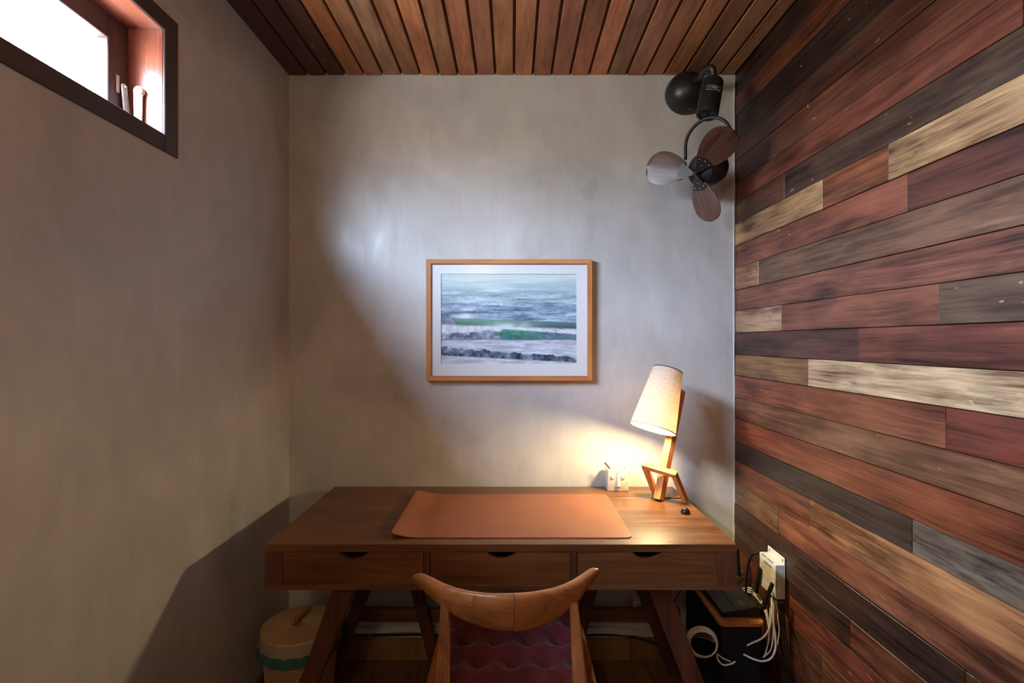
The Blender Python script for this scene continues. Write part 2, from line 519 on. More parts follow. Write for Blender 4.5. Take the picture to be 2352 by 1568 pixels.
# ------------------------------------------------------------------ window
win = bpy.data.objects.new('window_1', None); C.objects.link(win); win.location = (XL, (WY0 + WY1) / 2, H0)
struct(win)
win['label'] = 'small high timber window with a deep wooden reveal'
IZ0, IZ1 = 1.951, 2.2417
XO, XI = XL - T, XL + .004
XS = -1.0624
e = .0012
# facing boards (dark, seen from the room) and lining boards (reddish, inside the reveal)
obj('frame_board', B(XL - .003, XI, WY1, HY1, H0, H1, .002), FRAMEDARKZ, win)
obj('frame_board', B(XL - .003, XI, HY0, WY0, H0, H1, .002), FRAMEDARKZ, win)
obj('frame_board', B(XL - .003, XI, WY0 + e, WY1 - e, H0, IZ0, .002), FRAMEDARK, win)
obj('frame_board', B(XL - .003, XI, WY0 + e, WY1 - e, IZ1, H1, .002), FRAMEDARK, win)
obj('lining_board', B(XO, XL - .0032, WY1, HY1, H0, H1), WINW, win)
obj('lining_board', B(XO, XL - .0032, HY0, WY0, H0, H1), WINW, win)
obj('lining_board', B(XO, XL - .0032, WY0 + e, WY1 - e, H0, IZ0), WINWY, win)
obj('lining_board', B(XO, XL - .0032, WY0 + e, WY1 - e, IZ1, H1), WINWY, win)
sash = obj('sash', B(XS - .036, XS, 1.346, WY1 - e, IZ0 + e, IZ1 - e, .002), FRAMEDARKZ, win)
bm = bmesh.new()
box(bm, XS - .036, XS, WY0 + e, WY0 + .075, IZ0 + e, IZ1 - e, .002)
obj('sash', bm, FRAMEDARKZ, win)
obj('sash', B(XS - .036, XS, WY0 + .0755, 1.3455, IZ0 + e, 2.008, .002), FRAMEDARK, win)
obj('sash', B(XS - .036, XS, WY0 + .0755, 1.3455, 2.176, IZ1 - e, .002), FRAMEDARK, win)
obj('pane', B(XS - .026, XS - .021, WY0 + .07, 1.351, 2.003, 2.181), GLASS, win)
# stay arms
bm = bmesh.new()
a = P(286, 197, 1.385); a.x = XS + .012
poly = []
for k in range(9):
    t = math.radians(180 - 180 * k / 8); poly.append((1.392 + .009 * math.cos(t), 2.067 + .009 * math.sin(t)))
poly += [(1.418, 1.958), (1.396, 1.958)]
prism(bm, poly, 'X', XS + .006, XS + .010)
arm = obj('stay_arm', bm, ALU, win)
obj('rivet', lathe(bmesh.new(), [(.0001, .006), (.003, .005), (.004, 0)], (XS + .010, 1.392, 2.067), (1, 0, 0), 12), STEEL, win)
obj('bracket', B(XS, XS + .004, 1.372, 1.382, 2.045, 2.092, .001), ALU, win)
bm = bmesh.new()
poly = []
for k in range(11):
    t = math.radians(200 - 220 * k / 10); poly.append((-1.030 + .013 * math.cos(t), 2.066 + .013 * math.sin(t)))
poly += [(-1.020, 1.958), (-1.040, 1.958)]
prism(bm, poly, 'Y', WY1 - .011, WY1 - .007)
obj('stay_arm', bm, ALU, win)
obj('rivet', lathe(bmesh.new(), [(.0001, .004), (.010, .003), (.012, -.007)], (-1.026, WY1 - .011, 2.064), (0, -1, 0), 16), ALU, win)

# ------------------------------------------------------------------ desk
DX0, DX1, DY0, DY1, DZ0, DZ1 = -.7618, .6909, 1.5745, 2.203, .611, .752
desk = thing('desk', 'dark teak writing desk with three scooped drawers against the plaster wall', 'desk', ((DX0 + DX1) / 2, (DY0 + DY1) / 2, 0))
dpx = lambda px: (px - 1176) / F * DY0
dpy = lambda py: CH - (py - 784) / F * DY0
ztop = DZ1 - .0235
zr = DZ0 + .0165
# the top is glued up of boards
nb = 4
for i in range(nb):
    a = DY0 + (DY1 - DY0) * i / nb; b = DY0 + (DY1 - DY0) * (i + 1) / nb
    obj('top_board', B(DX0, DX1, a + .00005, b - .00005, ztop, DZ1, .0008), DESK, desk)
obj('bottom_panel', B(DX0 + .0005, DX1 - .0005, DY0 + .0005, DY1, DZ0, zr, .001), DESK, desk)
obj('side_panel', B(DX0 + .0003, dpx(648), DY0 + .0003, DY1, zr + .0002, ztop - .0002, .0008), DESKV, desk)
obj('side_panel', B(dpx(1649.5), DX1 - .0003, DY0 + .0003, DY1, zr + .0002, ztop - .0002, .0008), DESKV, desk)
obj('back_panel', B(dpx(648) + .001, dpx(1649.5) - .001, DY1 - .016, DY1, zr + .001, ztop - .001), DESK, desk)
for a, b in ((973.5, 987.5), (1311, 1325)):
    obj('divider', B(dpx(a), dpx(b), DY0 + .0003, DY1 - .02, zr + .0002, ztop - .0002, .0008), DESKV, desk)
for a, b, c in ((648.5, 973, 812), (988, 1310.5, 1152.5), (1325.5, 1649, 1486.5)):
    x0, x1, cx = dpx(a) + .0012, dpx(b) - .0012, dpx(c)
    z0, z1 = zr + .0012, ztop - .0012
    poly = [(x0, z0), (x1, z0), (x1, z1)]
    hw, dp = .045, .0215
    for k in range(17):
        u = 1 - 2 * k / 16
        s = (1 - u * u)
        poly.append((cx + hw * u, z1 - dp * (s ** .8)))
    poly.append((x0, z1))
    bm = prism(bmesh.new(), poly, 'Y', DY0 + .0015, DY0 + .020)
    dr = obj('drawer', bm, DESK, desk)
    bm = bmesh.new()
    box(bm, x0 + .004, x0 + .014, DY0 + .0205, DY1 - .06, z0, z1 - .03)
    box(bm, x1 - .014, x1 - .004, DY0 + .0205, DY1 - .06, z0, z1 - .03)
    box(bm, x0 + .0145, x1 - .0145, DY0 + .0205, DY1 - .06, z0, z0 + .008)
    box(bm, x0 + .0145, x1 - .0145, DY1 - .07, DY1 - .06, z0 + .0082, z1 - .03)
    o = obj('drawer_box', bm, DESKV, dr, loc=(0, 0, 0))
zt = DZ0 - .0002
def leg(xt, xb, y, w, d, w1):
    obj('leg', beam(bmesh.new(), (xt, y, zt), (xb, y, .0005), w, d, (0, 1, 0), .003, w1, d), DESKV, desk)
leg(-.525, -.755, 1.635, .066, .036, .05)
leg(.459, .689, 1.635, .066, .036, .05)
leg(-.517, -.742, 2.118, .058, .036, .046)
leg(.447, .672, 2.118, .058, .036, .046)
leg(-.450, -.300, 2.095, .050, .030, .04)
leg(.384, .234, 2.095, .050, .030, .04)
obj('stretcher', B(-.655, .585, 2.14, 2.165, .204, .256, .002), DESK, desk)

# ------------------------------------------------------------------ desk mat
mx0, mx1, my0, my1 = -.387, .385, 1.6235, 2.085
bm = bmesh.new()
NX, NY = 70, 24
def matz(x, y):
    d = (x - mx0)
    lift = .014 * math.exp(-(d / .045) ** 1.4)
    rip = .0012 * math.sin(d * 62) * math.exp(-d / .22)
    edge = .004 * math.exp(-d / .06) * (((y - my0) / (my1 - my0)) - .3)
    return DZ1 + .0006 + max(0, lift + rip * .8 + edge)
rad = .022
grid = []
for i in range(NX + 1):
    r = []
    for j in range(NY + 1):
        x = mx0 + (mx1 - mx0) * (i / NX) ** 1.3; y = my0 + (my1 - my0) * j / NY
        # pull the corner vertices onto a rounded corner
        for cx, sx_ in ((mx0 + rad, -1), (mx1 - rad, 1)):
            for cy, sy_ in ((my0 + rad, -1), (my1 - rad, 1)):
                if (x - cx) * sx_ > 0 and (y - cy) * sy_ > 0:
                    dx, dy = x - cx, y - cy
                    m = max(abs(dx), abs(dy)); q = math.hypot(dx, dy)
                    if q > 0: x = cx + dx * m / q; y = cy + dy * m / q
        r.append(bm.verts.new((x, y, matz(x, y))))
    grid.append(r)
for i in range(NX):
    for j in range(NY):
        bm.faces.new((grid[i][j], grid[i + 1][j], grid[i + 1][j + 1], grid[i][j + 1]))
g = bmesh.ops.extrude_face_region(bm, geom=bm.faces[:])
bmesh.ops.translate(bm, vec=(0, 0, .0024), verts=[v for v in g['geom'] if isinstance(v, bmesh.types.BMVert)])
tag(obj('desk_mat', bm, LEATHER, smooth=40), 'tan leather desk mat with its left edge curling up', 'desk mat')

# ------------------------------------------------------------------ picture
pic = thing('framed_picture', 'framed photograph of green breaking waves on the plaster wall', 'picture', (-.012, YB - .018, 1.469))
fx0, fx1, fz0, fz1 = -.3669, .3427, 1.2085, 1.728
fy0, fy1 = 2.188, YB - .0005
fw = .0195
for z0, z1, up in ((fz0, fz0 + fw, -1), (fz1 - fw, fz1, 1)):
    a, b = (fx0, fx1), (fx0 + fw, fx1 - fw)
    poly = [(fx0, fz0), (fx1, fz0), (fx1 - fw, fz0 + fw), (fx0 + fw, fz0 + fw)] if up < 0 else [(fx0, fz1), (fx1, fz1), (fx1 - fw, fz1 - fw), (fx0 + fw, fz1 - fw)]
    obj('frame_rail', prism(bmesh.new(), poly, 'Y', fy0, fy1), OAKX, pic)
for s in (0, 1):
    xa, xb = (fx0, fx0 + fw) if s == 0 else (fx1, fx1 - fw)
    obj('frame_rail', prism(bmesh.new(), [(xa, fz0), (xa, fz1), (xb, fz1 - fw), (xb, fz0 + fw)], 'Y', fy0, fy1), OAKZ, pic)
py_ = 2.200
pp = lambda px, py: ((px - 1176) / F * py_, CH - (py - 784) / F * py_)
ix0, iz1 = pp(1013, 629); ix1, iz0 = pp(1324, 835)
bm = bmesh.new()
ox0, ox1, oz0, oz1 = fx0 + fw + .0004, fx1 - fw - .0004, fz0 + fw + .0004, fz1 - fw - .0004
box(bm, ox0, ox1, py_ - .001, py_ + .001, oz0, iz0); box(bm, ox0, ox1, py_ - .001, py_ + .001, iz1, oz1)
box(bm, ox0, ix0, py_ - .001, py_ + .001, iz0, iz1); box(bm, ix1, ox1, py_ - .001, py_ + .001, iz0, iz1)
obj('mat_board', bm, PAPER, pic)
obj('glass', B(ox0, ox1, py_ - .006, py_ - .004, oz0, oz1), PGLASS, pic)
obj('backing', B(ox0, ox1, py_ + .004, py_ + .008, oz0, oz1), PAPER, pic)
# the print : colours worked out on a fine grid
NU, NV = 420, 280
def vnoise(u, v, fu, fv, seed):
    r = np.random.default_rng(seed).random((64, 256))
    x = u * fu; y = v * fv
    xi = np.floor(x).astype(int); yi = np.floor(y).astype(int)
    fx = x - xi; fy = y - yi
    fx = fx * fx * (3 - 2 * fx); fy = fy * fy * (3 - 2 * fy)
    g = lambda a, b: r[b % 64, a % 256]
    return (g(xi, yi) * (1 - fx) + g(xi + 1, yi) * fx) * (1 - fy) + (g(xi, yi + 1) * (1 - fx) + g(xi + 1, yi + 1) * fx) * fy
def fbm(u, v, fu, fv, seed, o=4):
    s = 0; a = .5; t = 0
    for k in range(o):
        s = s + a * vnoise(u, v, fu * 2 ** k, fv * 2 ** k, seed + k); t += a; a *= .55
    return s / t
uu, vv = np.meshgrid(np.linspace(0, 1, NU), np.linspace(0, 1, NV))
sm = lambda a, b, x: np.clip((x - a) / (b - a), 0, 1) ** 2 * (3 - 2 * np.clip((x - a) / (b - a), 0, 1))
def lerp(a, b, t): return a * (1 - t[..., None]) + np.array(b, float) * t[..., None]
img = np.zeros((NV, NU, 3)) + np.array((188, 202, 198.))
img = lerp(img, (158, 178, 186), sm(.0, .22, vv))
img = lerp(img, (118, 138, 160), sm(.2, .47, vv) * (.75 + .25 * (1 - uu)))
rip = fbm(uu, vv, 5, 42, 1, 5) - .5
rip2 = fbm(uu, vv, 45, 95, 9, 3) - .5
img += (rip * (30 + 150 * sm(.05, .4, vv)) + rip2 * 60 * sm(.02, .4, vv))[..., None] * np.array((1, 1, .95))
# far wave
n1 = fbm(uu, vv, 16, 12, 21) - .5
n2 = fbm(uu, vv, 40, 30, 31) - .5
topA = .488 + .052 * uu + .008 * n1
spr = np.exp(-((uu - .16) / .09) ** 2) * np.exp(-((vv - .47) / .035) ** 2)
img = lerp(img, (214, 222, 226), np.clip(spr * (1.0 + 1.2 * n1), 0, .9))
mA = sm(topA - .004, topA + .004, vv) * (1 - sm(topA + .06, topA + .085, vv))
wA = lerp(np.zeros_like(img) + np.array((102, 150, 132.)), (92, 118, 124), sm(.3, .9, uu))
wA = wA * (1 - .25 * sm(0, .07, vv - topA))[..., None]
wA = np.where((uu < .1 + .03 * n1)[..., None], np.array((120, 126, 142.)) + n2[..., None] * 60, wA)
img = img * (1 - mA[..., None]) + wA * mA[..., None]
# white water below it
mF = sm(topA + .06, topA + .09, vv) * (1 - sm(.66, .70, vv))
img = img * (1 - mF[..., None]) + (np.array((196, 202, 208.)) + (n2 * 60)[..., None]) * mF[..., None]
# main wave
topB = np.where(uu > .43, .61 + .115 * np.clip(uu - .43, 0, 1) ** 1.05, .60)
botB = .735 + .012 * uu
spray = np.clip(.75 * np.exp(-((uu - .5) / .17) ** 2) * np.exp(-((vv - .575) / .04) ** 2) * (1 + 1.5 * n1), 0, .85)
img = lerp(img, (206, 212, 214), spray)
u0 = .415 + .22 * (np.clip((vv - .61) / .12, 0, 1) - .45) ** 2 + .035 * n1 + .05 * n2
mB = sm(topB - .006, topB + .006, vv) * (1 - sm(botB - .012, botB + .012, vv)) * sm(u0 - .02, u0 + .02, uu)
wB = lerp(np.zeros_like(img) + np.array((74, 138, 114.)), (58, 106, 98), sm(.0, .09, vv - topB))
wB = lerp(wB, (88, 116, 130), sm(.55, .82, uu)) + (rip2 * 60)[..., None]
img = img * (1 - mB[..., None]) + wB * mB[..., None]
foamtop = .66 - .055 * np.exp(-((uu - .36) / .07) ** 2) + .06 * n1 + .03 * n2
mC = sm(foamtop - .008, foamtop + .008, vv) * (1 - sm(.715, .735, vv)) * (1 - sm(u0 - .02, u0 + .02, uu))
img = img * (1 - mC[..., None]) + (np.array((126, 134, 152.)) + ((n1 + n2) * 120)[..., None] + (110 * np.clip(.03 - np.abs(vv - foamtop), 0, 1) / .03)[..., None] * .4) * mC[..., None]
# flat water
mD = sm(.728, .745, vv)
img = img * (1 - mD[..., None]) + (np.array((178, 184, 196.)) + ((fbm(uu, vv, 14, 60, 51) - .5) * 90)[..., None]) * mD[..., None]
# near shore break
topC = .795 + .135 * uu ** .75 + .04 * n1 + .035 * n2
botC = .905 + .08 * uu
mE = sm(topC - .006, topC + .006, vv) * (1 - sm(botC - .006, botC + .006, vv))
img = img * (1 - mE[..., None]) + (np.array((88, 98, 118.)) + ((n1 * 1.4 + n2) * 110)[..., None]) * mE[..., None]
r2 = np.random.default_rng(5)
dots = [(.75 + .25 * r2.random(), .585 + .09 * r2.random()) for k in range(46)] + [(.42, .755), (.55, .757), (.74, .755), (.52, .747), (.72, .742), (.76, .71), (.70, .70), (.73, .675), (.445, .668)]
for du, dv in dots:
    ii, jj = int(dv * (NV - 1)), int(du * (NU - 1))
    img[max(ii - 1, 0):ii + 1, jj:jj + 2] = (46, 52, 62)
img = np.clip((img - 128) * 1.12 + 136, 0, 255) / 255
lin = np.where(img <= .04045, img / 12.92, ((img + .055) / 1.055) ** 2.4)
vs = np.stack([ix0 - .0005 + uu * (ix1 - ix0 + .001), np.full_like(uu, py_ + .003), iz1 + .0005 - vv * (iz1 - iz0 + .001)], -1).reshape(-1, 3)
idx = np.arange(NU * NV).reshape(NV, NU)
faces = np.stack([idx[:-1, :-1], idx[1:, :-1], idx[1:, 1:], idx[:-1, 1:]], -1).reshape(-1, 4)
def grid_mesh(name, verts, faces, attr, cols, mat, parent=None):
    me = bpy.data.meshes.new(name)
    me.from_pydata(verts.tolist(), [], faces.tolist())
    at = me.color_attributes.new(attr, 'FLOAT_COLOR', 'POINT')
    c4 = np.ones((len(verts), 4), np.float32); c4[:, :3] = cols
    at.data.foreach_set('color', c4.ravel())
    me.update()
    return link(name, me, mat, parent)
pr = grid_mesh('print', vs, faces, 'ink', lin.reshape(-1, 3), PRINT, pic)
pr['label'] = 'sea photograph with a green wave curling into white foam'

# ------------------------------------------------------------------ lamp
lamp = thing('table_lamp', 'leaning wooden table lamp with a lit linen shade on the desk', 'lamp', (.58, 2.0, DZ1))
b0 = Vector((.574, 2.005, DZ1 + .0005)); b1 = Vector((.7030, 2.137, 1.172))
pax = (b1 - b0).normalized()
side = Vector((math.sin(math.radians(36)), -math.cos(math.radians(36)), 0))
bm = beam(bmesh.new(), b0 + Vector((0, 0, .004)), b1, .031, .031, side, .0015)
obj('post', bm, LAMPW, lamp)
A = P(1481, 1069, 2.035); Bp = P(1549, 1089, 1.972); Cp = P(1574, 1148, 1.995); Dp = P(1506, 1136, 2.085)
Cp.z = DZ1 + .004; Dp.z = DZ1 + .004
nrm = (Bp - A).cross(Cp - Bp).normalized()
for p, q in ((A - (Bp - A).normalized() * .008, Bp + (Bp - A).normalized() * .008), (Bp, Cp), (A, Dp)):
    obj('foot_frame', beam(bmesh.new(), p, q, .017, .026, nrm, .0012), LAMPW, lamp)
sb = P(1499, 985, 1.972); st = P(1534, 849, 2.024)
sax = (st - sb); sl = sax.length; sax.normalize()
rb, rt = .0872, .0575
bm = bmesh.new()
lathe(bm, [(rb, 0), (rt, sl), (rt - .0012, sl), (rb - .0012, 0), (rb, 0)], sb, sax, 56)
shade = obj('lamp_shade', bm, LINEN, lamp, smooth=50)
bm = bmesh.new()
lathe(bm, [(rb + .0008, 0), (rb + .0004, .004), (rb - .002, .004), (rb - .0016, 0), (rb + .0008, 0)], sb, sax, 56)
obj('hem', bm, plain('hem_cloth', srgb(214, 200, 170), .8, .2), shade, smooth=50, loc=(0, 0, 0))
bm = bmesh.new()
lathe(bm, [(rt + .0008, sl), (rt + .0008, sl - .003), (rt - .004, sl - .003), (.001, sl - .003), (.001, sl - .0025), (rt - .004, sl - .0025), (rt - .003, sl), (rt + .0008, sl)], sb, sax, 56)  # rim closed by an added, unseen disc that blocks the bulb's upward light
obj('rim_and_light_stop', bm, BLACKM, shade, smooth=50, loc=(0, 0, 0))
bc = sb + sax * .022
obj('bulb', lathe(bmesh.new(), [(.0001, -.024), (.013, -.02), (.023, -.006), (.024, .004), (.018, .018), (.012, .03), (.012, .036), (.0001, .036)], bc, sax, 24), BULB, lamp, smooth=True)
bm = bmesh.new()
lathe(bm, [(.0001, .037), (.016, .037), (.017, .085), (.012, .095), (.0001, .095)], bc, sax, 20)
hp = bc + sax * .07
pp2 = b0 + pax * ((hp - b0).dot(pax))
tube(bm, [hp, pp2], .006, 10, smooth=False)
obj('socket', bm, BLACKM, lamp, smooth=40)
bm = bmesh.new()
tube(bm, [(.59, 2.02, DZ1 + .004), (.625, 2.035, DZ1 + .003), (.66, 2.03, DZ1 + .003), (.683, 2.04, DZ1 + .003), (.6935, 2.06, DZ1 + .001), (.697, 2.075, .70), (.70, 2.10, .64)], .0024, 8)
obj('cord', bm, CABLEB, lamp, smooth=True)

# ------------------------------------------------------------------ ceramic face pot and the stick in it
pot = thing('ceramic_pot', 'square white ceramic pot with a sculpted face beside the lamp', 'pot', (.442, 2.16, DZ1))
x0, x1, y0, y1, z0, z1 = .3976, .4866, 2.131, 2.196, DZ1 + .0005, DZ1 + .093
bm = bmesh.new()
out = rrect(x0, x1, y0, y1, .006); inn = rrect(x0 + .006, x1 - .006, y0 + .006, y1 - .006, .004)
n = len(out)
def ring(poly, z): return [bm.verts.new((a, b, z)) for a, b in poly]
R = [ring(rrect(x0 + .002, x1 - .002, y0 + .002, y1 - .002, .006), z0), ring(out, z0 + .003), ring(out, z1 - .002), ring(rrect(x0 + .002, x1 - .002, y0 + .002, y1 - .002, .006), z1), ring(inn, z1 - .001), ring(inn, z0 + .008)]
for a, b in zip(R, R[1:]):
    for j in range(n): bm.faces.new((a[j], a[(j + 1) % n], b[(j + 1) % n], b[j]))
bm.faces.new(R[0][::-1]); bm.faces.new(R[-1])
obj('pot_body', bm, CERAMIC, pot, smooth=40)
ppx = lambda px, py: ((px - 1176) / F * y0, CH - (py - 784) / F * y0)
bm = bmesh.new()
nx, nzt = ppx(1419, 1079); _, nzb = ppx(1419, 1117)
q = [(nx - .004, y0, nzt), (nx + .004, y0, nzt), (nx + .013, y0, nzb), (nx - .013, y0, nzb), (nx - .0008, y0 - .003, nzt - .001), (nx + .0008, y0 - .003, nzt - .001), (nx + .004, y0 - .020, nzb + .004), (nx - .003, y0 - .020, nzb + .004)]
v = [bm.verts.new((a, b + (.001 if b == y0 else 0), c)) for a, b, c in q]
for f in ((0, 4, 7, 3), (1, 2, 6, 5), (4, 5, 6, 7), (3, 7, 6, 2), (0, 1, 5, 4), (0, 3, 2, 1)): bm.faces.new([v[i] for i in f])
bmesh.ops.bevel(bm, geom=bm.edges[:], offset=.0012, segments=2, affect='EDGES')
obj('nose', bm, CERAMIC, pot, smooth=60)
for px in (1406.3, 1430.5):
    ex, ez = ppx(px, 1096)
    bm = bmesh.new()
    lathe(bm, [(.0001, .0065), (.004, .0058), (.0068, .003), (.0078, -.001)], (ex, y0, ez - .001), (0, -1, 0), 16)
    ey = obj('eye', bm, CERAMIC, pot, smooth=True)
    bm = bmesh.new()
    tube(bm, [(ex + .0085 * math.cos(t), y0 - .001 - .003 * math.sin(t), ez + .0055 * math.sin(t)) for t in [math.pi * k / 8 for k in range(9)]], [.0012, .0032, .0012], 8, 2)
    obj('eyelid', bm, CERAMIC, ey, smooth=True, loc=(0, 0, 0))
bm = bmesh.new()
s0 = P(1389, 1062, 2.155); s1 = Vector((.474, 2.172, z0 + .014))
tube(bm, [s0, s1], .0033, 8, smooth=False)
tag(obj('stick_pen', bm, plain('dark_pen', srgb(72, 52, 38), .5), smooth=40), 'thin brown pen leaning in the white face pot', 'pen')

# ------------------------------------------------------------------ small cable grommet on the desk
bm = bmesh.new()
gc = Vector((.630, 1.862, DZ1 + .0004))
for_r = .0165
rings = []
lathe(bm, [(for_r, 0), (for_r, .004), (for_r * .93, .009), (for_r * .72, .015), (for_r * .35, .0185), (.0001, .0192)], gc, (0, 0, 1), 28, cap0=True)
gr = thing('cable_outlet', 'small black domed cable outlet on the desk in front of the lamp', 'cable outlet', gc)
obj('hood', bm, BLACKP, gr, smooth=50)
bm = bmesh.new()
m = Matrix.Translation(gc + Vector((-.009, -.0105, .0085)))
d = Vector((-.62, -.72, .35)).normalized()
lathe(bm, [(.0062, -.004), (.0082, .0015), (.0086, .003), (.0068, .0035), (.0058, .001), (.0055, -.003), (.0001, -.003)], gc + Vector((-.008, -.0095, .009)), d, 20)
obj('spout', bm, BLACKM, gr, smooth=50)

# ------------------------------------------------------------------ wall fan
fan = thing('wall_fan', 'black oscillating wall fan with three walnut blades in the corner', 'fan', (.735, YB, 2.45))
dc = Vector((.738, YB - .0005, 2.470))
R0 = .087
dc = P(1581, 207, 2.175); dc.y = YB - .0005
prof = [(R0, 0), (R0, .012)] + [(R0 * math.cos(math.radians(a)), .012 + R0 * .98 * math.sin(math.radians(a))) for a in range(8, 90, 8)] + [(.0001, .012 + R0 * .98)]
obj('canopy', lathe(bmesh.new(), prof, dc, (0, -1, 0), 48, cap0=True), BLACK, fan, smooth=60)
mt = P(1637, 186, 1.985); mb = P(1624, 268, 1.962)
mb.z = mt.z - .142
max_ = (mb - mt).normalized()
ml = (mb - mt).length
Rm = .0410
obj('motor_housing', lathe(bmesh.new(), [(.0001, 0), (Rm * .8, 0), (Rm * .95, .004), (Rm, .011), (Rm, ml * .80), (Rm * .975, ml * .805), (Rm * .975, ml * .825), (Rm, ml * .83), (Rm, ml - .006), (Rm * .96, ml), (Rm * .75, ml), (Rm * .72, ml - .004), (Rm * .3, ml - .004), (.0001, ml - .004)], mt, max_, 48), BLACK, fan, smooth=40)
bm = bmesh.new()
pk = P(1629, 158, 1.985)
tube(bm, [dc + Vector((.01, -.07, .03)), P(1606, 180, 2.07), P(1620, 160, 2.005), pk + Vector((.006, -.006, .0)), P(1638, 166, 1.978), mt - max_ * .004 + Vector((0, 0, -.01))], .0125, 16, 10)
obj('arm', bm, BLACK, fan, smooth=True)
bm = bmesh.new()
lathe(bm, [(.0001, .006), (.0045, .005), (.005, 0), (.005, -.004)], mt + Vector((.004, -.016, .006)), (0, -.8, .4), 14)
obj('bolt', bm, STEEL, fan, smooth=40)
bm = bmesh.new()
lathe(bm, [(.0001, .004), (.003, .003), (.0035, 0)], dc + Vector((.004, -.05, -.083)), (0, -.3, -1), 12)
obj('bolt', bm, STEEL, fan, smooth=40)
# badge : border and script line wrapped on the housing
def onm(ang, h, off=.0006):
    u = Vector((0, -1, 0)); u = (u - max_ * u.dot(max_)).normalized(); w_ = max_.cross(u)
    if w_.x < 0: w_ = -w_
    return mt + max_ * h + (u * math.cos(ang) + w_ * math.sin(ang)) * (Rm + off)
bm = bmesh.new()
a0, a1, h0, h1 = -.72, .56, .049, .0665
loop = [onm(a0 + (a1 - a0) * k / 10, h0) for k in range(11)] + [onm(a1, h0 + (h1 - h0) * k / 3) for k in range(1, 4)] + [onm(a1 - (a1 - a0) * k / 10, h1) for k in range(1, 11)] + [onm(a0, h1 - (h1 - h0) * k / 3) for k in range(1, 4)]
tube(bm, loop, .0006, 4, smooth=False)
badge = obj('badge', bm, ALU, fan)
bm = bmesh.new()
tube(bm, [onm(-.60 + .84 * k / 40, .0565 + .0022 * math.sin(k * 1.15) - .001 * math.cos(k * .4), .0007) for k in range(41)], .00055, 4, 2)
tube(bm, [onm(-.22 + .66 * k / 10, .060 + .0035 * (k / 10) ** 1.3, .0007) for k in range(11)], .0005, 4, 2)
obj('script_mark', bm, ALU, badge, loc=(0, 0, 0))
# yoke
az, el, ph0, BL = math.radians(-39.6), math.radians(-26.8), 39.6, .1965
nv = Vector((math.sin(az) * math.cos(el), -math.cos(az) * math.cos(el), math.sin(el)))
uv = Vector((0, 0, 1)).cross(nv).normalized(); vv2 = nv.cross(uv)
hub = P(1597, 398, 1.95)
yk = mb + max_ * .012
yc = yk + Vector((0.004, 0, -.092))
obj('swivel_pin', tube(bmesh.new(), [mb - max_ * .004, yk], .006, 12, smooth=False), BLACK, fan, smooth=40)
ydir = Vector((math.cos(az), math.sin(az), 0))
bm = bmesh.new()
tube(bm, [yc + ydir * .086 + Vector((0, 0, -.048)), yc + ydir * .086 + Vector((0, 0, -.02))] + [yc + ydir * (.086 * math.cos(t)) + Vector((0, 0, .0905 * math.sin(t))) for t in [math.radians(180 * k / 14) for k in range(15)]] + [yc - ydir * .086 + Vector((0, 0, -.02)), yc - ydir * .086 + Vector((0, 0, -.048))], .0063, 12, 3)
obj('yoke', bm, BLACK, fan, smooth=True)
# fan motor behind the blades
bk = -nv
obj('fan_motor', lathe(bmesh.new(), [(.0001, .018), (.030, .018), (.052, .028), (.064, .050), (.066, .085), (.060, .089), (.060, .094), (.063, .098), (.061, .128), (.048, .154), (.022, .166), (.0001, .166)], hub, (bk + Vector((.42, 0, .02))).normalized(), 40), BLACKP, fan, smooth=35)
obj('hub_cap', lathe(bmesh.new(), [(.0001, -.010), (.007, -.008), (.0105, -.002), (.011, .006), (.008, .019), (.0001, .019)], hub, bk, 24), BLACK, fan, smooth=True)
def blade_pt(t, s, ph, pitch):
    """t along radius 0..1, s across -1..1"""
    r = .036 + (BL - .036) * t
    # egg outline, widest toward the tip
    if t < .6:
        q = t / .6; w = .40 + .60 * math.sin(q * math.pi / 2) ** .9
    else:
        w = max(0.0, 1 - ((t - .6) / .4) ** 2.3) ** .5
    w *= .063 * min(1, (t / .03 + .0) ** .5 if t < .03 else 1)
    a = math.radians(ph)
    rad_ = uv * math.cos(a) + vv2 * math.sin(a)
    tan = -uv * math.sin(a) + vv2 * math.cos(a)
    cr = tan * math.cos(pitch) + nv * math.sin(pitch)
    return hub + rad_ * r + cr * (w * s) + nv * (.004 * (1 - s * s))
